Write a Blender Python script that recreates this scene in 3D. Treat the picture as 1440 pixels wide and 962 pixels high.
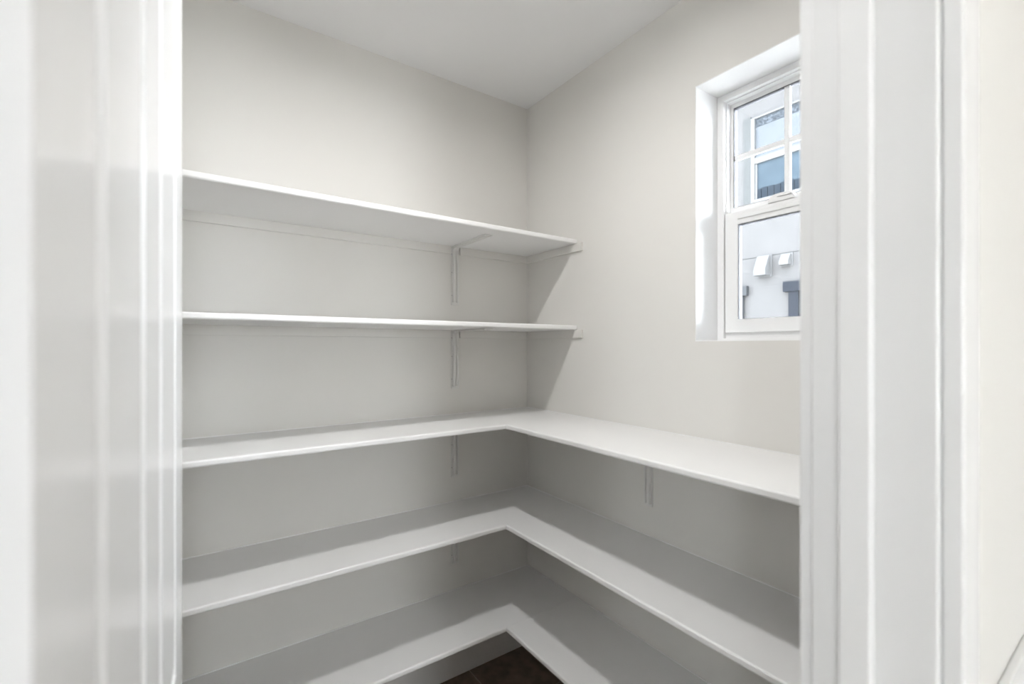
import bpy, bmesh, math, random
from mathutils import Vector, Matrix

for o in list(bpy.data.objects):
    bpy.data.objects.remove(o, do_unlink=True)
SC = bpy.context.scene
COL = SC.collection
random.seed(4)

# ------------------------------------------------------------------ camera, world, exposure
CAM = Vector((-1.4197, -1.9023, 1.522))
YAW = math.radians(34.8441)
cd = bpy.data.cameras.new('camera')
cd.sensor_width = 36.0
cd.lens = 648.1 / 1440 * 36.0
cd.shift_y = 6.23 / 1440
cd.clip_start = 0.01
cd.dof.use_dof = True
cd.dof.focus_distance = 2.2
cd.dof.aperture_fstop = 2.5
cam = bpy.data.objects.new('camera', cd)
cam.location = CAM
cam.rotation_euler = (math.radians(90), 0, -YAW)
COL.objects.link(cam)
SC.camera = cam

W = bpy.data.worlds.new('sky')
SC.world = W
W.use_nodes = True
bg = W.node_tree.nodes['Background']
bg.inputs['Color'].default_value = (0.91, 0.955, 1.0, 1)      # even bright overcast
bg.inputs['Strength'].default_value = 18.0

PANTRY_LAMP = 345.0      # emission of the pantry ceiling disc
KITCHEN_LAMP = 100.0      # emission of each kitchen downlight
vs = SC.view_settings
vs.view_transform = 'Standard'
vs.look = 'None'
vs.gamma = 1.0
vs.use_curve_mapping = False
vs.exposure = 0.48


# ------------------------------------------------------------------ materials
def mat(name, col, rough=0.5, spec=0.5, bump=0.0, bscale=300.0, var=0.0, vscale=3.0, metal=0.0, coat=0.0):
    m = bpy.data.materials.new(name)
    m.use_nodes = True
    nt = m.node_tree
    b = nt.nodes['Principled BSDF']
    b.inputs['Base Color'].default_value = (*col, 1)
    b.inputs['Roughness'].default_value = rough
    b.inputs['Specular IOR Level'].default_value = spec
    b.inputs['Metallic'].default_value = metal
    b.inputs['Coat Weight'].default_value = coat
    b.inputs['Coat Roughness'].default_value = 0.08
    tc = nt.nodes.new('ShaderNodeTexCoord')
    if var > 0:
        n = nt.nodes.new('ShaderNodeTexNoise')
        n.inputs['Scale'].default_value = vscale
        n.inputs['Detail'].default_value = 5
        r = nt.nodes.new('ShaderNodeValToRGB')
        r.color_ramp.elements[0].position = 0.3
        r.color_ramp.elements[1].position = 0.7
        r.color_ramp.elements[0].color = (*[c * (1 - var) for c in col], 1)
        r.color_ramp.elements[1].color = (*[min(1, c * (1 + var)) for c in col], 1)
        nt.links.new(tc.outputs['Object'], n.inputs['Vector'])
        nt.links.new(n.outputs['Fac'], r.inputs['Fac'])
        nt.links.new(r.outputs['Color'], b.inputs['Base Color'])
    if bump > 0:
        n = nt.nodes.new('ShaderNodeTexNoise')
        n.inputs['Scale'].default_value = bscale
        n.inputs['Detail'].default_value = 3
        bp = nt.nodes.new('ShaderNodeBump')
        bp.inputs['Strength'].default_value = bump
        bp.inputs['Distance'].default_value = 0.001
        nt.links.new(tc.outputs['Object'], n.inputs['Vector'])
        nt.links.new(n.outputs['Fac'], bp.inputs['Height'])
        nt.links.new(bp.outputs['Normal'], b.inputs['Normal'])
    return m


def emit(name, col, s):
    m = bpy.data.materials.new(name)
    m.use_nodes = True
    nt = m.node_tree
    nt.nodes.remove(nt.nodes['Principled BSDF'])
    e = nt.nodes.new('ShaderNodeEmission')
    e.inputs['Color'].default_value = (*col, 1)
    e.inputs['Strength'].default_value = s
    nt.links.new(e.outputs[0], nt.nodes['Material Output'].inputs['Surface'])
    return m


def glass_mat(name, tint):
    """thin clear pane: mostly transparent, fresnel mirror on top"""
    m = bpy.data.materials.new(name)
    m.use_nodes = True
    nt = m.node_tree
    nt.nodes.remove(nt.nodes['Principled BSDF'])
    t = nt.nodes.new('ShaderNodeBsdfTransparent')
    t.inputs['Color'].default_value = (*tint, 1)
    g = nt.nodes.new('ShaderNodeBsdfGlossy')
    g.inputs['Roughness'].default_value = 0.02
    f = nt.nodes.new('ShaderNodeFresnel')
    f.inputs['IOR'].default_value = 1.45
    mx = nt.nodes.new('ShaderNodeMixShader')
    nt.links.new(f.outputs[0], mx.inputs[0])
    nt.links.new(t.outputs[0], mx.inputs[1])
    nt.links.new(g.outputs[0], mx.inputs[2])
    nt.links.new(mx.outputs[0], nt.nodes['Material Output'].inputs['Surface'])
    return m


M = dict(
    wall=mat('warm_white_wall_paint', (0.77, 0.754, 0.72), 0.6, 0.3, 0.06, 220, 0.01, 2),
    ceil=mat('ceiling_paint', (0.88, 0.88, 0.88), 0.75, 0.2, 0.05, 220),
    shelf=mat('white_shelf_paint', (0.89, 0.887, 0.88), 0.38, 0.45, 0.02, 150),
    trim=mat('white_trim_enamel', (0.86, 0.86, 0.86), 0.16, 0.5),
    base=mat('white_baseboard_paint', (0.74, 0.73, 0.71), 0.55, 0.3),
    door=mat('white_door_enamel', (0.88, 0.88, 0.88), 0.2, 0.35),
    vinyl=mat('white_window_vinyl', (0.92, 0.92, 0.92), 0.3, 0.5),
    seal=mat('dark_glazing_seal', (0.10, 0.10, 0.11), 0.6),
    steel=mat('painted_bracket_steel', (0.76, 0.75, 0.73), 0.4, 0.5),
    screw=mat('dull_screw_steel', (0.5, 0.49, 0.48), 0.5),
    brass=mat('satin_nickel', (0.55, 0.53, 0.50), 0.3, metal=1.0),
    grout=mat('brown_grout', (0.34, 0.29, 0.245), 0.9),
    tile=mat('dark_brown_tile', (0.20, 0.150, 0.112), 0.45, 0.35, 0.15, 120, 0.35, 14),
    kfloor=mat('kitchen_floor_brown', (0.46, 0.41, 0.36), 0.5, 0.4, 0, 1, 0.2, 6),
    stone=mat('white_quartz', (0.80, 0.80, 0.79), 0.25, 0.5, 0, 1, 0.03, 8),
    cabinet=mat('white_cabinet_paint', (0.78, 0.78, 0.77), 0.3),
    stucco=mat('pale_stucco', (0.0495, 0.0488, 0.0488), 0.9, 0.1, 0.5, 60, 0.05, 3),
    ext=mat('house_outer_stucco', (0.70, 0.68, 0.64), 0.9, 0.1, 0.4, 60),
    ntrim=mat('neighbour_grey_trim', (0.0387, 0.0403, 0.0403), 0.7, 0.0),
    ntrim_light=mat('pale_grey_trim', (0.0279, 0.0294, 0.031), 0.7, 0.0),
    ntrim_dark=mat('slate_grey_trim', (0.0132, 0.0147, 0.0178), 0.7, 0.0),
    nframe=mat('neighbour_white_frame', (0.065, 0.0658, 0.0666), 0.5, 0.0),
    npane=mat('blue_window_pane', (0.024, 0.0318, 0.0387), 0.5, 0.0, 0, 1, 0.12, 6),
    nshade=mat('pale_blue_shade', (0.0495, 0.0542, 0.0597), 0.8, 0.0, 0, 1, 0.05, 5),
    nfence_refl=mat('dark_blue_fence_reflection', (0.0124, 0.0155, 0.0194), 0.7, 0.0),  # dark tone of a fence reflection put into colour
    nmottle=mat('mottled_header_shade', (0.0279, 0.0318, 0.0364), 0.9, 0.0, 0, 1, 0.6, 45),  # shade below the window header put into the colour
    ground=mat('pale_gravel_ground', (0.70, 0.68, 0.65), 0.95, 0.1, 0.5, 40, 0.2, 10),
    glass=glass_mat('clear_window_glass', (0.96, 0.975, 0.99)),
    lamp=emit('lamp_disc_glow', (1.0, 0.99, 0.975), PANTRY_LAMP),
    klamp=emit('downlight_glow', (1.0, 0.985, 0.965), KITCHEN_LAMP),
    plastic=mat('white_lamp_plastic', (0.8, 0.8, 0.8), 0.4),
)


# ------------------------------------------------------------------ helpers
def add_box(bm, a, b):
    a = Vector(a)
    b = Vector(b)
    lo = Vector([min(a[i], b[i]) for i in range(3)])
    hi = Vector([max(a[i], b[i]) for i in range(3)])
    v = [bm.verts.new((hi.x if i & 1 else lo.x, hi.y if i & 2 else lo.y, hi.z if i & 4 else lo.z)) for i in range(8)]
    for f in ((0, 2, 3, 1), (4, 5, 7, 6), (0, 1, 5, 4), (2, 6, 7, 3), (0, 4, 6, 2), (1, 3, 7, 5)):
        bm.faces.new([v[i] for i in f])
    return v


def add_cyl(bm, c, axis, r, h, n=24, r2=None):
    """closed cylinder from c along +axis"""
    c = Vector(c)
    ax = Vector(axis).normalized()
    u = ax.orthogonal().normalized()
    w = ax.cross(u)
    r2 = r if r2 is None else r2
    A = [bm.verts.new(c + (u * math.cos(t) + w * math.sin(t)) * r) for t in [2 * math.pi * i / n for i in range(n)]]
    B = [bm.verts.new(c + ax * h + (u * math.cos(t) + w * math.sin(t)) * r2) for t in [2 * math.pi * i / n for i in range(n)]]
    for i in range(n):
        j = (i + 1) % n
        bm.faces.new((A[i], A[j], B[j], B[i]))
    bm.faces.new(list(reversed(A)))
    bm.faces.new(B)


def obj(name, bm, m, parent=None, bevel=0.0, smooth=False, seg=2, angle=40):
    bmesh.ops.recalc_face_normals(bm, faces=bm.faces[:])
    me = bpy.data.meshes.new(name)
    bm.to_mesh(me)
    bm.free()
    me.materials.append(m)
    o = bpy.data.objects.new(name, me)
    COL.objects.link(o)
    if parent is not None:
        o.parent = parent
    if bevel > 0:
        b = o.modifiers.new('bevel', 'BEVEL')
        b.width = bevel
        b.segments = seg
        b.limit_method = 'ANGLE'
        b.angle_limit = math.radians(angle)
        b.harden_normals = True
        for p in me.polygons:
            p.use_smooth = True
    elif smooth:
        for p in me.polygons:
            p.use_smooth = True
    return o


def box(name, a, b, m, parent=None, bevel=0.0, seg=2):
    bm = bmesh.new()
    if parent is not None:
        off = parent_world(parent)
        a = Vector(a) - off
        b = Vector(b) - off
    add_box(bm, a, b)
    return obj(name, bm, m, parent, bevel, seg=seg)


def parent_world(p):
    v = Vector((0, 0, 0))
    while p is not None:
        v = v + p.location
        p = p.parent
    return v


def empty(name, loc=(0, 0, 0)):
    o = bpy.data.objects.new(name, None)
    o.location = loc
    o.empty_display_size = 0.1
    COL.objects.link(o)
    return o


def tag(o, label, cat, group=None, kind=None):
    o['label'] = label
    o['category'] = cat
    if group:
        o['group'] = group
    if kind:
        o['kind'] = kind
    return o


def struct(o, label, cat):
    return tag(o, label, cat, kind='structure')


# ------------------------------------------------------------------ dimensions
H = 2.743
XL = -1.90                         # pantry side wall behind the open door
YO = CAM.y + 0.135                 # kitchen face of the door wall
YI = CAM.y + 0.2515                # pantry face of the door wall
JR = CAM.x + 0.616                 # strike jamb face
JL = CAM.x - 0.0875                # hinge jamb face
HEAD = 2.455
KX0, KY0 = -3.6, -5.8              # kitchen extents
T = 0.165
WY0, WY1, WZ0, WZ1 = -1.397, -0.967, 1.5425, 2.411      # window opening
ZS = dict(s1=2.0017, s2=1.6162, s3=1.2091, s4=0.8064, s5=0.3967)
DA, DB, TH = 0.3744, 0.3839, 0.0197
CT, CH = 0.011, 0.036              # cleat thickness and height

# ------------------------------------------------------------------ structure
bm = bmesh.new()
add_box(bm, (KX0 - T, 0, -0.12), (0.2, T, H))
struct(obj('wall_back', bm, M['wall']), 'warm white pantry wall behind the row of shelves', 'wall')

bm = bmesh.new()                                   # window wall, runs on past the kitchen
XB = 0.20
LN = 0.003                                          # white painted returns line the opening
add_box(bm, (0, 0, -0.12), (XB, WY1 + LN, H))
add_box(bm, (0, WY1 + LN, -0.12), (XB, WY0 - LN, WZ0 - LN))
add_box(bm, (0, WY1 + LN, WZ1 + LN), (XB, WY0 - LN, H))
add_box(bm, (0, WY0 - LN, -0.12), (XB, KY0, H))
struct(obj('wall_right', bm, M['wall']), 'warm white pantry wall with the recessed window', 'wall')

bm = bmesh.new()
add_box(bm, (XL - 0.12, 0, -0.12), (XL, YI, H))
struct(obj('wall_left', bm, M['wall']), 'warm white pantry side wall hidden behind the open door', 'wall')

bm = bmesh.new()
add_box(bm, (KX0, YO, -0.12), (JL - 0.019, YI, H))
add_box(bm, (JR + 0.019, YO, -0.12), (0, YI, H))
add_box(bm, (JL - 0.019, YO, HEAD + 0.019), (JR + 0.019, YI, H))
struct(obj('wall_front', bm, M['wall']), 'white wall around the pantry doorway', 'wall')

bm = bmesh.new()
OY0, OY1, OZ0, OZ1 = -3.7, -3.34, 1.0, 2.1          # opening added and sized to light the jamb, far left of the doorway
add_box(bm, (KX0 - T, 0, -0.12), (KX0, OY1, H))
add_box(bm, (KX0 - T, OY0, -0.12), (KX0, KY0, H))
add_box(bm, (KX0 - T, OY0, -0.12), (KX0, OY1, OZ0))
add_box(bm, (KX0 - T, OY0, OZ1), (KX0, OY1, H))
struct(obj('wall_kitchen_left', bm, M['wall']), 'white kitchen side wall with a tall opening added for light', 'wall')

bm = bmesh.new()
OX0, OX1 = -1.8, -1.05                            # second, narrow opening added behind the camera to light the lower walls
add_box(bm, (KX0 - T, KY0, -0.12), (OX0, KY0 - T, H))
add_box(bm, (OX1, KY0, -0.12), (XB, KY0 - T, H))
add_box(bm, (OX0, KY0, OZ1), (OX1, KY0 - T, H))
add_box(bm, (OX0, KY0, -0.12), (OX1, KY0 - T, OZ0))
struct(obj('wall_kitchen_back', bm, M['wall']), 'white kitchen wall with a wider opening added for light behind the camera', 'wall')

bm = bmesh.new()
add_box(bm, (KX0 - T, T, H), (XB, KY0 - T, H + 0.15))
struct(obj('ceiling', bm, M['ceil']), 'flat white ceiling above the pantry', 'ceiling')

floor = empty('floor', (0, 0, 0))
struct(floor, 'dark brown tiled floor under the pantry shelves', 'floor')
box('grout_bed', (XL, 0, -0.06), (0, YI, -0.0015), M['grout'], floor)
box('kitchen_floor', (KX0, YI, -0.06), (0, KY0, -0.0005), M['kfloor'], floor)
TW, TL, G = 0.305, 0.61, 0.006
xj = -0.3465
tile_me = None
xs = [xj + TW * k for k in range(-6, 3)]
for i, x0 in enumerate(xs):
    x1 = x0 + TW
    ys = [0.0 - TL * k + (-0.30 if i % 2 else 0.0) + 0.30 for k in range(0, 5)]
    for y1 in ys:
        a = (max(x0 + G / 2, XL + 0.002), max(y1 - TL + G / 2, YI))
        b = (min(x1 - G / 2, -0.002), min(y1 - G / 2, -0.002))
        if b[0] - a[0] < 0.02 or b[1] - a[1] < 0.02:
            continue
        box('floor_tile', (a[0], a[1], -0.0015), (b[0], b[1], 0.0), M['tile'], floor)

# baseboards
for nm, a, b, lab in (
        ('baseboard_back', (XL, 0, 0), (0, -0.012, 0.135), 'white baseboard under the lowest shelf along the back wall'),
        ('baseboard_right', (0, -0.012, 0), (-0.012, YI, 0.135), 'white baseboard under the lowest shelf along the window wall'),
        ('baseboard_left', (XL, -0.012, 0), (XL + 0.012, YI, 0.135), 'white baseboard along the side wall behind the door')):
    struct(box(nm, a, b, M['base'], None, 0.003), lab, 'baseboard')

# ------------------------------------------------------------------ door frame (trim) and door
tr = struct(empty('trim_1', (0.5 * (JL + JR), YO, 0)), 'white painted door frame with jambs, stops and flat casing', 'door frame')
BV = 0.003
box('jamb', (JR, YO, 0), (JR + 0.019, YI, HEAD), M['trim'], tr, BV)
box('jamb', (JL - 0.019, YO, 0), (JL, YI, HEAD), M['trim'], tr, BV)
box('head_jamb', (JL - 0.019, YO, HEAD), (JR + 0.019, YI, HEAD + 0.019), M['trim'], tr, BV)
S0, S1 = CAM.y + 0.187, CAM.y + 0.2177
box('door_stop', (JR, S0, 0), (JR - 0.015, S1, HEAD), M['trim'], tr, BV)
box('door_stop', (JL, S0, 0), (JL + 0.015, S1, HEAD), M['trim'], tr, BV)
box('head_stop', (JL + 0.015, S0, HEAD), (JR - 0.015, S1, HEAD - 0.011), M['trim'], tr, BV)
CW, RV, CTK = 0.066, 0.009, 0.017
for nm, y0, y1 in (('casing', YO, YO - CTK), ('casing', YI, YI + CTK)):
    box(nm, (JR + RV, y0, 0), (JR + RV + CW, y1, HEAD + RV), M['trim'], tr, 0.003)
    box(nm, (JL - RV, y0, 0), (JL - RV - CW, y1, HEAD + RV), M['trim'], tr, 0.003)
    box('head_casing', (JL - RV - CW, y0, HEAD + RV), (JR + RV + CW, y1, HEAD + RV + CW), M['trim'], tr, 0.003)

# the open door: local frame s along the leaf (+Y), thickness towards -X, panel face towards +X
DW, DT, DH = 0.70, 0.035, 2.438
PHI = math.asin((0.0525 - 0.0127) / DW)
door = struct(empty('door_1', (CAM.x - 0.0525, CAM.y + 0.262, 0.008)),
              'open white panelled door seen almost edge-on at the left', 'door')
door.rotation_euler = (0, 0, -PHI)
SB = [0.0, 0.105, 0.30, 0.40, 0.595, DW]
ZB = [0.0, 0.22, 0.84, 1.02, 2.31, DH]
PROF = [(0.0, 0.0), (0.004, 0.0034), (0.009, 0.0052), (0.016, 0.0052), (0.029, 0.0)]


def leaf_side(bm, sx, x0):
    """one moulded face at x = x0, recesses going towards -sx"""
    for i in range(5):
        for j in range(5):
            s0, s1, z0, z1 = SB[i], SB[i + 1], ZB[j], ZB[j + 1]
            if i in (1, 3) and j in (1, 3):
                prev = None
                for m, d in PROF:
                    x = x0 - sx * d
                    ring = [bm.verts.new(p) for p in ((x, s0 + m, z0 + m), (x, s1 - m, z0 + m), (x, s1 - m, z1 - m), (x, s0 + m, z1 - m))]
                    if prev:
                        for k in range(4):
                            bm.faces.new((prev[k], prev[(k + 1) % 4], ring[(k + 1) % 4], ring[k]))
                    prev = ring
                bm.faces.new(prev)
            else:
                bm.faces.new([bm.verts.new(p) for p in ((x0, s0, z0), (x0, s1, z0), (x0, s1, z1), (x0, s0, z1))])


bm = bmesh.new()
leaf_side(bm, 1, 0.0)
leaf_side(bm, -1, -DT)
for j in range(5):                                  # hinge and lock edges, split like the faces
    for s in (0.0, DW):
        bm.faces.new([bm.verts.new(p) for p in ((0, s, ZB[j]), (-DT, s, ZB[j]), (-DT, s, ZB[j + 1]), (0, s, ZB[j + 1]))])
for i in range(5):
    for z in (0.0, DH):
        bm.faces.new([bm.verts.new(p) for p in ((0, SB[i], z), (-DT, SB[i], z), (-DT, SB[i + 1], z), (0, SB[i + 1], z))])
bmesh.ops.remove_doubles(bm, verts=bm.verts[:], dist=1e-5)
leaf = obj('door_leaf', bm, M['door'], door)
for hz in (0.2, 1.15, 2.22):
    bm = bmesh.new()
    add_cyl(bm, (-DT - 0.002, -0.004, hz - 0.045), (0, 0, 1), 0.006, 0.09, 12)
    add_box(bm, (-DT + 0.001, -0.0015, hz - 0.045), (-0.004, 0.0004, hz + 0.045))
    obj('hinge', bm, M['brass'], door)
for sx, x0 in ((1, 0.0), (-1, -DT)):
    bm = bmesh.new()
    add_cyl(bm, (x0, DW - 0.06, 0.90), (sx, 0, 0), 0.032, 0.008, 24)
    add_cyl(bm, (x0 + sx * 0.008, DW - 0.06, 0.90), (sx, 0, 0), 0.011, 0.03, 16)
    prev = [(0.010, 0.034), (0.022, 0.040), (0.027, 0.050), (0.024, 0.060), (0.012, 0.066)]
    for (r0, h0), (r1, h1) in zip(prev, prev[1:]):
        add_cyl(bm, (x0 + sx * h0, DW - 0.06, 0.90), (sx, 0, 0), r0, h1 - h0, 20, r1)
    obj('door_knob', bm, M['brass'], door)

# ------------------------------------------------------------------ shelves
BX = -0.418                                         # bracket line on the back wall
BYR = -0.768                                        # bracket on the window wall


def board(parent, a, b, front, extra=None):
    """shelf board, only its front edge (axis, value) rounded; extra = square corner piece in the same board"""
    bm = bmesh.new()
    off = parent_world(parent)
    add_box(bm, Vector(a) - off, Vector(b) - off)
    ax, val = front
    es = [e for e in bm.edges if all(abs(v.co[ax] + off[ax] - val) < 1e-5 for v in e.verts) and abs(e.verts[0].co.z - e.verts[1].co.z) < 1e-6]
    bmesh.ops.bevel(bm, geom=es, offset=0.0055, segments=4, profile=0.5, affect='EDGES')
    if extra:
        add_box(bm, Vector(extra[0]) - off, Vector(extra[1]) - off)
    return obj('board', bm, M['shelf'], parent)


def straight_shelf(z, label):
    t = tag(empty('wall_shelf', (0.5 * XL, 0, z - TH)), label, 'shelf', 'straight shelves on the back wall')
    board(t, (XL + 0.001, -0.0005, z - TH), (-0.001, -DA, z), (1, -DA))
    zc = z - TH
    box('cleat', (XL + 0.001, 0, zc - CH), (BX - 0.024, -CT, zc), M['wall'], t, 0.001)
    box('cleat', (BX + 0.024, 0, zc - CH), (-0.0005, -CT, zc), M['wall'], t, 0.001)
    box('cleat', (0, -CT, zc - CH), (-CT, -0.412, zc - 0.0005), M['wall'], t, 0.001)
    box('cleat', (XL, -CT, zc - CH), (XL + CT, -0.412, zc - 0.0005), M['wall'], t, 0.001)
    return t


def corner_shelf(z, label, bracket_b=True, bracket_a=True):
    t = tag(empty('corner_shelf', (-DB, -DA, z - TH)), label, 'shelf', 'corner shelves along both walls')
    board(t, (XL + 0.001, -0.0005, z - TH), (-DB + 0.003, -DA, z), (1, -DA), ((-DB + 0.003, -0.0005, z - TH), (-0.0005, -DA, z)))
    board(t, (-0.0005, -DA - 0.0004, z - TH), (-DB, YI - 0.001, z), (0, -DB))
    zc = z - TH
    if bracket_a:
        box('cleat', (XL + 0.001, 0, zc - CH), (BX - 0.024, -CT, zc), M['wall'], t, 0.001)
        box('cleat', (BX + 0.024, 0, zc - CH), (-0.0005, -CT, zc), M['wall'], t, 0.001)
    else:
        box('cleat', (XL + 0.001, 0, zc - CH), (-0.0005, -CT, zc), M['wall'], t, 0.001)
    if bracket_b:
        box('cleat', (0, -CT, zc - CH), (-CT, BYR + 0.024, zc), M['wall'], t, 0.001)
        box('cleat', (0, BYR - 0.024, zc - CH), (-CT, YI - 0.001, zc), M['wall'], t, 0.001)
    else:
        box('cleat', (0, -CT, zc - CH), (-CT, YI - 0.001, zc), M['wall'], t, 0.001)
    # painted caulk bead where the board meets the wall
    for nm, a, b in (('caulk_bead', (XL + 0.001, 0, z), (0, -0.003, z + 0.003)), ('caulk_bead', (0, -0.003, z), (-0.003, YI - 0.001, z + 0.003))):
        box(nm, a, b, M['shelf'], t)
    return t


straight_shelf(ZS['s1'], 'highest white shelf on the back wall, straight and seen from below')
straight_shelf(ZS['s2'], 'second highest white shelf, straight, at eye level on the back wall')
corner_shelf(ZS['s3'], 'uppermost L-shaped white shelf, turning the corner below the window')
corner_shelf(ZS['s4'], 'middle L-shaped white shelf between two other corner shelves', bracket_b=False)
corner_shelf(ZS['s5'], 'lowest L-shaped white shelf just above the dark tiled floor', bracket_b=False, bracket_a=False)


# ------------------------------------------------------------------ brackets (local: wall at y = 0, room towards -y, top at z = 0)
def sweep_rib(bm, path, w, d):
    """solid strip following path (y, z) with half width w in x, thickness d towards the room side"""
    n = len(path)
    rows = []
    for i, (py, pz) in enumerate(path):
        a = path[max(0, i - 1)]
        b = path[min(n - 1, i + 1)]
        ty, tz = b[0] - a[0], b[1] - a[1]
        L = math.hypot(ty, tz)
        ny, nz = -tz / L, ty / L                   # normal towards the inside of the L
        dd = d if pz < -0.03 else d * 0.25        # the arm is pressed flatter than the leg
        sec = [(-w, 0), (w, 0), (w * 0.86, dd), (w * 0.34, dd), (w * 0.18, dd * 0.45), (-w * 0.18, dd * 0.45), (-w * 0.34, dd), (-w * 0.86, dd)]
        rows.append([bm.verts.new((sx, py + ny * q, pz + nz * q)) for sx, q in sec])
    for r0, r1 in zip(rows, rows[1:]):
        m_ = len(r0)
        for k in range(m_):
            bm.faces.new((r0[k], r0[(k + 1) % m_], r1[(k + 1) % m_], r1[k]))
    bm.faces.new(list(reversed(rows[0])))
    bm.faces.new(rows[-1])


def make_bracket():
    t = empty('shelf_bracket')
    LEG, ARM = 0.270, 0.30
    bm = bmesh.new()
    add_box(bm, (-0.020, -0.0005, -LEG), (0.020, -0.004, -0.001))
    obj('wall_plate', bm, M['steel'], t, 0.001)
    bm = bmesh.new()
    add_box(bm, (-0.020, -0.004, -0.004), (0.020, -ARM, -0.0008))
    obj('shelf_arm', bm, M['steel'], t, 0.001)
    bm = bmesh.new()
    R = 0.022
    path = [(-0.004, -LEG + 0.012)] + [(-0.004, -0.004 - R - (LEG - 0.016 - R) * (1 - k / 4)) for k in range(1, 4)]
    path += [(-0.004 - R + R * math.cos(a), -0.004 - R + R * math.sin(a)) for a in [math.pi / 2 * k / 8 for k in range(9)]]
    path += [(-0.004 - R - (ARM - 0.02 - R) * k / 4, -0.004) for k in range(1, 5)]
    sweep_rib(bm, path, 0.0150, 0.011)
    obj('stiffening_rib', bm, M['steel'], t)
    for sz in (-0.035, -0.12, -0.225):
        bm = bmesh.new()
        add_cyl(bm, (-0.0178, -0.004, sz), (0, -1, 0), 0.0024, 0.0012, 10)
        obj('screw', bm, M['screw'], t)
    return t


def copy_tree(o, parent=None):
    c = o.copy()
    COL.objects.link(c)
    c.parent = parent
    for ch in list(o.children):
        copy_tree(ch, c)
    return c


br0 = make_bracket()
spots = [((BX, 0, ZS['s1'] - TH), 0, 'white metal bracket under the highest shelf'),
         ((BX, 0, ZS['s2'] - TH), 0, 'white metal bracket under the second highest shelf'),
         ((BX, 0, ZS['s3'] - TH), 0, 'white metal bracket on the back wall under the uppermost L-shaped shelf'),
         ((BX, 0, ZS['s4'] - TH), 0, 'white metal bracket on the back wall under the middle L-shaped shelf'),
         ((0, BYR, ZS['s3'] - TH), -math.pi / 2, 'white metal bracket on the window wall under the uppermost L-shaped shelf')]
for i, (loc, rz, lab) in enumerate(spots):
    o = br0 if i == 0 else copy_tree(br0)
    o.location = loc
    o.rotation_euler = (0, 0, rz)
    tag(o, lab, 'bracket', 'brackets under the shelves')

# ------------------------------------------------------------------ window
win = struct(empty('window_1', (0.127, 0.5 * (WY0 + WY1), WZ0)), 'white vinyl sash window with small upper panes in a deep recess', 'window')
FX0 = 0.127
for a, b in (((0.0005, WY1, WZ0), (XB - 0.001, WY1 + LN, WZ1)), ((0.0005, WY0 - LN, WZ0), (XB - 0.001, WY0, WZ1)),
             ((0.0005, WY0 - LN, WZ0 - LN), (XB - 0.001, WY1 + LN, WZ0)), ((0.0005, WY0 - LN, WZ1), (XB - 0.001, WY1 + LN, WZ1 + LN))):
    box('window_return', a, b, M['vinyl'], win)
yR, yL = WY0, WY1


def rect_frame(name, x0, x1, ya, yb, za, zb, wl, wr, wt, wb, m, parent, bevel=0.002):
    """hollow rectangular frame as one mesh"""
    bm = bmesh.new()
    off = parent_world(parent) if parent else Vector()
    ya, yb = min(ya, yb), max(ya, yb)
    o4 = [(ya, za), (yb, za), (yb, zb), (ya, zb)]
    i4 = [(ya + wr, za + wb), (yb - wl, za + wb), (yb - wl, zb - wt), (ya + wr, zb - wt)]
    vs_ = []
    for x in (x0, x1):
        for ring in (o4, i4):
            vs_.append([bm.verts.new(Vector((x, y, z)) - off) for y, z in ring])
    fo, fi, bo, bi = vs_
    for k in range(4):
        n = (k + 1) % 4
        bm.faces.new((fo[k], fo[n], fi[n], fi[k]))
        bm.faces.new((bo[n], bo[k], bi[k], bi[n]))
        bm.faces.new((fo[n], fo[k], bo[k], bo[n]))
        bm.faces.new((fi[k], fi[n], bi[n], bi[k]))
    return obj(name, bm, m, parent, bevel)


rect_frame('window_frame', FX0, FX0 + 0.075, yL, yR, WZ0, WZ1, 0.024, 0.024, 0.022, 0.008, M['vinyl'], win)
rect_frame('window_frame', FX0 + 0.016, FX0 + 0.075, yL - 0.022, yR + 0.022, WZ0 + 0.006, WZ1 - 0.020, 0.006, 0.006, 0.006, 0.022, M['vinyl'], win, 0.001)
# upper sash (further out)
UX = FX0 + 0.040
us = rect_frame('upper_sash', UX, UX + 0.026, yL - 0.010, yR + 0.010, 1.975, WZ1 - 0.018, 0.027, 0.027, 0.022, 0.040, M['vinyl'], win)
gy0, gy1, gz0, gz1 = yR + 0.037, yL - 0.037, 2.015, WZ1 - 0.040
gm = 0.5 * (gy0 + gy1)
zm = 0.5 * (gz0 + gz1)
rect_frame('glazing_seal', UX + 0.002, UX + 0.024, gy1 + 0.0005, gy0 - 0.0005, gz0 - 0.0005, gz1 + 0.0005, 0.0022, 0.0022, 0.0026, 0.0015, M['seal'], us, 0)
box('muntin', (UX + 0.005, gm - 0.0085, gz0), (UX + 0.019, gm + 0.0085, gz1), M['vinyl'], us, 0.002)
box('muntin', (UX + 0.006, gy0, zm - 0.0085), (UX + 0.018, gy1, zm + 0.0085), M['vinyl'], us, 0.002)
for ya, yb in ((gy0 + 0.001, gm - 0.0085), (gm + 0.0085, gy1 - 0.001)):
    for za, zb in ((gz0 + 0.001, zm - 0.0085), (zm + 0.0085, gz1 - 0.001)):
        box('glass_pane', (UX + 0.010, ya, za), (UX + 0.013, yb, zb), M['glass'], us)
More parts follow.
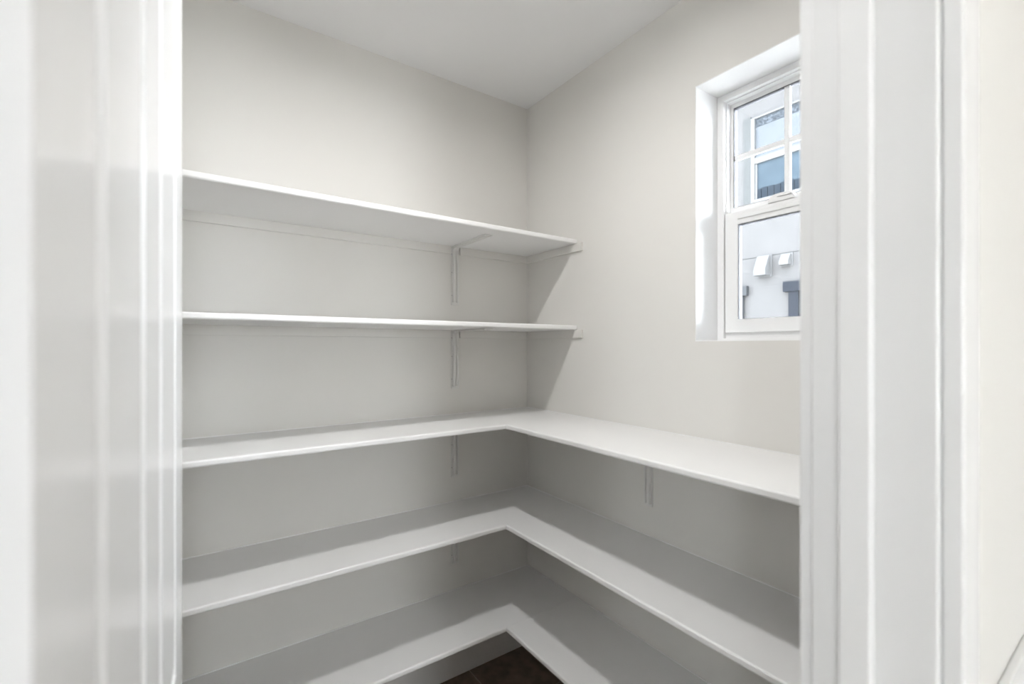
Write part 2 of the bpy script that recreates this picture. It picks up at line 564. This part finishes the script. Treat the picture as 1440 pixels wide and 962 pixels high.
# lower sash (closer to the room)
LX = FX0 + 0.006
ls = rect_frame('lower_sash', LX, LX + 0.028, yL - 0.026, yR + 0.026, 1.570, 1.990, 0.046, 0.046, 0.045, 0.046, M['vinyl'], win)
ly0, ly1, lz0, lz1 = yR + 0.072, yL - 0.072, 1.616, 1.945
rect_frame('glazing_seal', LX + 0.003, LX + 0.026, ly1 + 0.0005, ly0 - 0.0005, lz0 - 0.0005, lz1 + 0.0005, 0.0022, 0.0022, 0.0026, 0.0012, M['seal'], ls, 0)
box('glass_pane', (LX + 0.012, ly0 + 0.001, lz0 + 0.001), (LX + 0.015, ly1 - 0.001, lz1 - 0.001), M['glass'], ls)
box('rail_bead', (LX - 0.005, ly0, 1.962), (LX + 0.001, ly1, 1.976), M['vinyl'], ls, 0.002)
# cam latch on the meeting rail
bm = bmesh.new()
off = parent_world(ls)
N = 14
top = []
for k in range(N + 1):
    u = -1 + 2 * k / N
    top.append((gm + 0.040 * u, 1.990 + 0.010 + 0.016 * math.sqrt(max(0, 1 - (abs(u) ** 3)))))
fr = [bm.verts.new(Vector((LX - 0.002, y, z)) - off) for y, z in top]
bk = [bm.verts.new(Vector((LX + 0.022, y, z)) - off) for y, z in top]
fb = [bm.verts.new(Vector((LX - 0.002, y, 1.990)) - off) for y, z in top]
bb = [bm.verts.new(Vector((LX + 0.022, y, 1.990)) - off) for y, z in top]
for k in range(N):
    bm.faces.new((fr[k], fr[k + 1], bk[k + 1], bk[k]))
    bm.faces.new((fb[k], fb[k + 1], fr[k + 1], fr[k]))
    bm.faces.new((bk[k], bk[k + 1], bb[k + 1], bb[k]))
for k in (0, N):
    bm.faces.new((fr[k], bk[k], bb[k], fb[k]))
obj('sash_latch', bm, M['vinyl'], ls, 0.0015)
bm = bmesh.new()
add_box(bm, Vector((LX - 0.008, gm - 0.034, 2.004)) - off, Vector((LX + 0.000, gm + 0.010, 2.011)) - off)
obj('latch_lever', bm, M['vinyl'], ls, 0.001)

# ------------------------------------------------------------------ lamps the place has
lamp = tag(empty('ceiling_lamp', (-0.95, -1.01, H)), 'round white flush ceiling lamp in the middle of the pantry', 'lamp')
bm = bmesh.new()
add_cyl(bm, (0, 0, 0), (0, 0, -1), 0.080, 0.012, 40, 0.080)
add_cyl(bm, (0, 0, -0.012), (0, 0, -1), 0.062, 0.033, 40, 0.056)
obj('lamp_housing', bm, M['plastic'], lamp, 0.002)
bm = bmesh.new()                                    # rim added below the diffuser to cut light on the upper walls
ring = [[bm.verts.new((r * math.cos(2 * math.pi * k / 40), r * math.sin(2 * math.pi * k / 40), z)) for k in range(40)]
        for r, z in ((0.060, -0.0455), (0.060, -0.0590), (0.056, -0.0590), (0.056, -0.0455))]
for q in range(4):
    for k in range(40):
        bm.faces.new((ring[q][k], ring[q][(k + 1) % 40], ring[(q + 1) % 4][(k + 1) % 40], ring[(q + 1) % 4][k]))
obj('light_cut_rim', bm, M['plastic'], lamp)
bm = bmesh.new()
add_cyl(bm, (0, 0, -0.0455), (0, 0, -1), 0.052, 0.010, 40, 0.047)
obj('lamp_diffuser', bm, M['lamp'], lamp)

for i, (x, y, lab) in enumerate(((-0.95, -2.40, 'recessed kitchen downlight just outside the pantry doorway'),
                                 (-1.25, -4.40, 'recessed kitchen downlight far from the pantry doorway, near the wider opening'),
                                 (-2.75, -3.30, 'recessed kitchen downlight closest to the tall side opening'))):
    dl = tag(empty('downlight', (x, y, H)), lab, 'lamp', 'recessed kitchen downlights')
    bm = bmesh.new()
    add_cyl(bm, (0, 0, 0), (0, 0, -1), 0.085, 0.006, 36, 0.080)
    obj('trim_ring', bm, M['plastic'], dl, 0.001)
    bm = bmesh.new()
    add_cyl(bm, (0, 0, -0.0062), (0, 0, -1), 0.062, 0.003, 36, 0.060)
    obj('lamp_diffuser', bm, M['klamp'], dl)

# ------------------------------------------------------------------ kitchen counter beside the doorway
kc = tag(empty('kitchen_counter', (-0.31, YO - 0.3, 0)), 'white kitchen counter with upstand beside the door casing', 'counter')
box('cabinet_body', (-0.59, YO - 0.001, 0.10), (-0.001, YO - 0.58, 0.88), M['cabinet'], kc, 0.002)
box('plinth', (-0.59, YO - 0.001, 0.0), (-0.001, YO - 0.52, 0.10), M['cabinet'], kc)
dr = box('cabinet_door', (-0.585, YO - 0.581, 0.12), (-0.006, YO - 0.60, 0.87), M['cabinet'], kc, 0.002)
bm = bmesh.new()
add_cyl(bm, Vector((-0.53, YO - 0.632, 0.62)) - parent_world(kc), (0, 0, 1), 0.005, 0.16, 12)
for z in (0.64, 0.76):
    add_cyl(bm, Vector((-0.53, YO - 0.60, z)) - parent_world(kc), (0, -1, 0), 0.004, 0.03, 10)
obj('handle', bm, M['brass'], dr)
box('worktop', (-0.60, YO - 0.001, 0.88), (-0.001, YO - 0.62, 0.92), M['stone'], kc, 0.003)
box('upstand', (-0.60, YO - 0.0005, 0.92), (-0.001, YO - 0.010, 1.072), M['stone'], kc, 0.002)

# ------------------------------------------------------------------ outside: neighbouring house
ND = 4.0
nh = tag(empty('neighbour_house', (ND, 0.5, -3.0)), 'pale stuccoed house seen through the pantry window', 'building')
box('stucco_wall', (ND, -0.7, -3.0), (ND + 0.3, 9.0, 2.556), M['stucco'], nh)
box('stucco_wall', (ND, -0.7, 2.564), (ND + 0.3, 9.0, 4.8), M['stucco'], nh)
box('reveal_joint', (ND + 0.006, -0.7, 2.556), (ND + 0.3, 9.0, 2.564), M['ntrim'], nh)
box('eave', (ND - 0.35, -1.0, 4.8), (ND + 3.0, 9.0, 4.95), M['nframe'], nh)
# upper window
wA, wB, z0w, z1w = 0.935, -0.10, 3.185, 4.19
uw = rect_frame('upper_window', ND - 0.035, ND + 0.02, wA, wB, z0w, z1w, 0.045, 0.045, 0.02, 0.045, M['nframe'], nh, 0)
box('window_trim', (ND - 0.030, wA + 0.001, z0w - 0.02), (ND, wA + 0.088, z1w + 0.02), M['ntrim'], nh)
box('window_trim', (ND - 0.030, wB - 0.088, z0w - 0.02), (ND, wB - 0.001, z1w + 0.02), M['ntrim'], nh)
box('header_shade_band', (ND - 0.014, wB + 0.046, 4.075), (ND - 0.004, wA - 0.046, 4.17), M['nmottle'], uw)  # painted band of shade under the window header
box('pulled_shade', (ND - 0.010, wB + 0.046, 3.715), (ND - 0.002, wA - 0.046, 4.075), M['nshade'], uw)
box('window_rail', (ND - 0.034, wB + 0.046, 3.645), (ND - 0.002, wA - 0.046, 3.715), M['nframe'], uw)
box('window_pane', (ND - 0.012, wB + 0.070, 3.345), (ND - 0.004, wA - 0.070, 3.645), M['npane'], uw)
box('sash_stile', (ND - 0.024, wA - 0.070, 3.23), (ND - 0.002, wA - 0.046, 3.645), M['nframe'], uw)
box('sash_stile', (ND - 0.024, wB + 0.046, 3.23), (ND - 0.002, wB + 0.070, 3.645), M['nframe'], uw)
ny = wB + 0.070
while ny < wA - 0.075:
    box('fence_reflection', (ND - 0.012 - 0.004 * random.random(), ny + 0.003, 3.232), (ND - 0.004, min(ny + 0.068, wA - 0.070), 3.345 + 0.012 * random.random()), M['nfence_refl'], uw)  # dark strips imitate a fence reflected low in the pane
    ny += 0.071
# lower windows with grey heads
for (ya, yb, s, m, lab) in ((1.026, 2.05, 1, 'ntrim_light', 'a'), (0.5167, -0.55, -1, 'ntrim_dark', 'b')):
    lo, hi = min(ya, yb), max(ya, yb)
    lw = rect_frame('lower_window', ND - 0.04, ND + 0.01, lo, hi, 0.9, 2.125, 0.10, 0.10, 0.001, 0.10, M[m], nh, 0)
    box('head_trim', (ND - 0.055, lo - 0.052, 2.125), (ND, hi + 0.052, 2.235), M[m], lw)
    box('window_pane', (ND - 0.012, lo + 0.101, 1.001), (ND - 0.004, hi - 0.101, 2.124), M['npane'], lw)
# vent hoods
for (yc, zt, zb, w, d) in ((0.788, 2.56, 2.33, 0.135, 0.13), (0.548, 2.545, 2.42, 0.10, 0.09)):
    ox = Vector((ND, yc, zb)) - parent_world(nh)
    bm = bmesh.new()
    hh = zt - zb
    pr = [(0, 0.0), (-d, 0.0), (-d, hh * 0.32), (-d * 0.35, hh), (0, hh)]
    A = [bm.verts.new(ox + Vector((x, -w / 2, z))) for x, z in pr]
    B = [bm.verts.new(ox + Vector((x, w / 2, z))) for x, z in pr]
    n = len(pr)
    for k in range(n):
        bm.faces.new((A[k], A[(k + 1) % n], B[(k + 1) % n], B[k]))
    bm.faces.new(A)
    bm.faces.new(list(reversed(B)))
    vh = obj('vent_hood', bm, M['nframe'], nh, 0.004)
    bm = bmesh.new()
    add_box(bm, ox + Vector((-0.012, -w / 2 - 0.015, -0.012)), ox + Vector((0, w / 2 + 0.015, hh + 0.012)))
    obj('wall_flange', bm, M['nframe'], vh, 0.002)
gr = box('ground', (-40, -40, -3.2), (40, 40, -3.0), M['ground'])
struct(gr, 'bare gravel ground outside between the houses', 'ground')
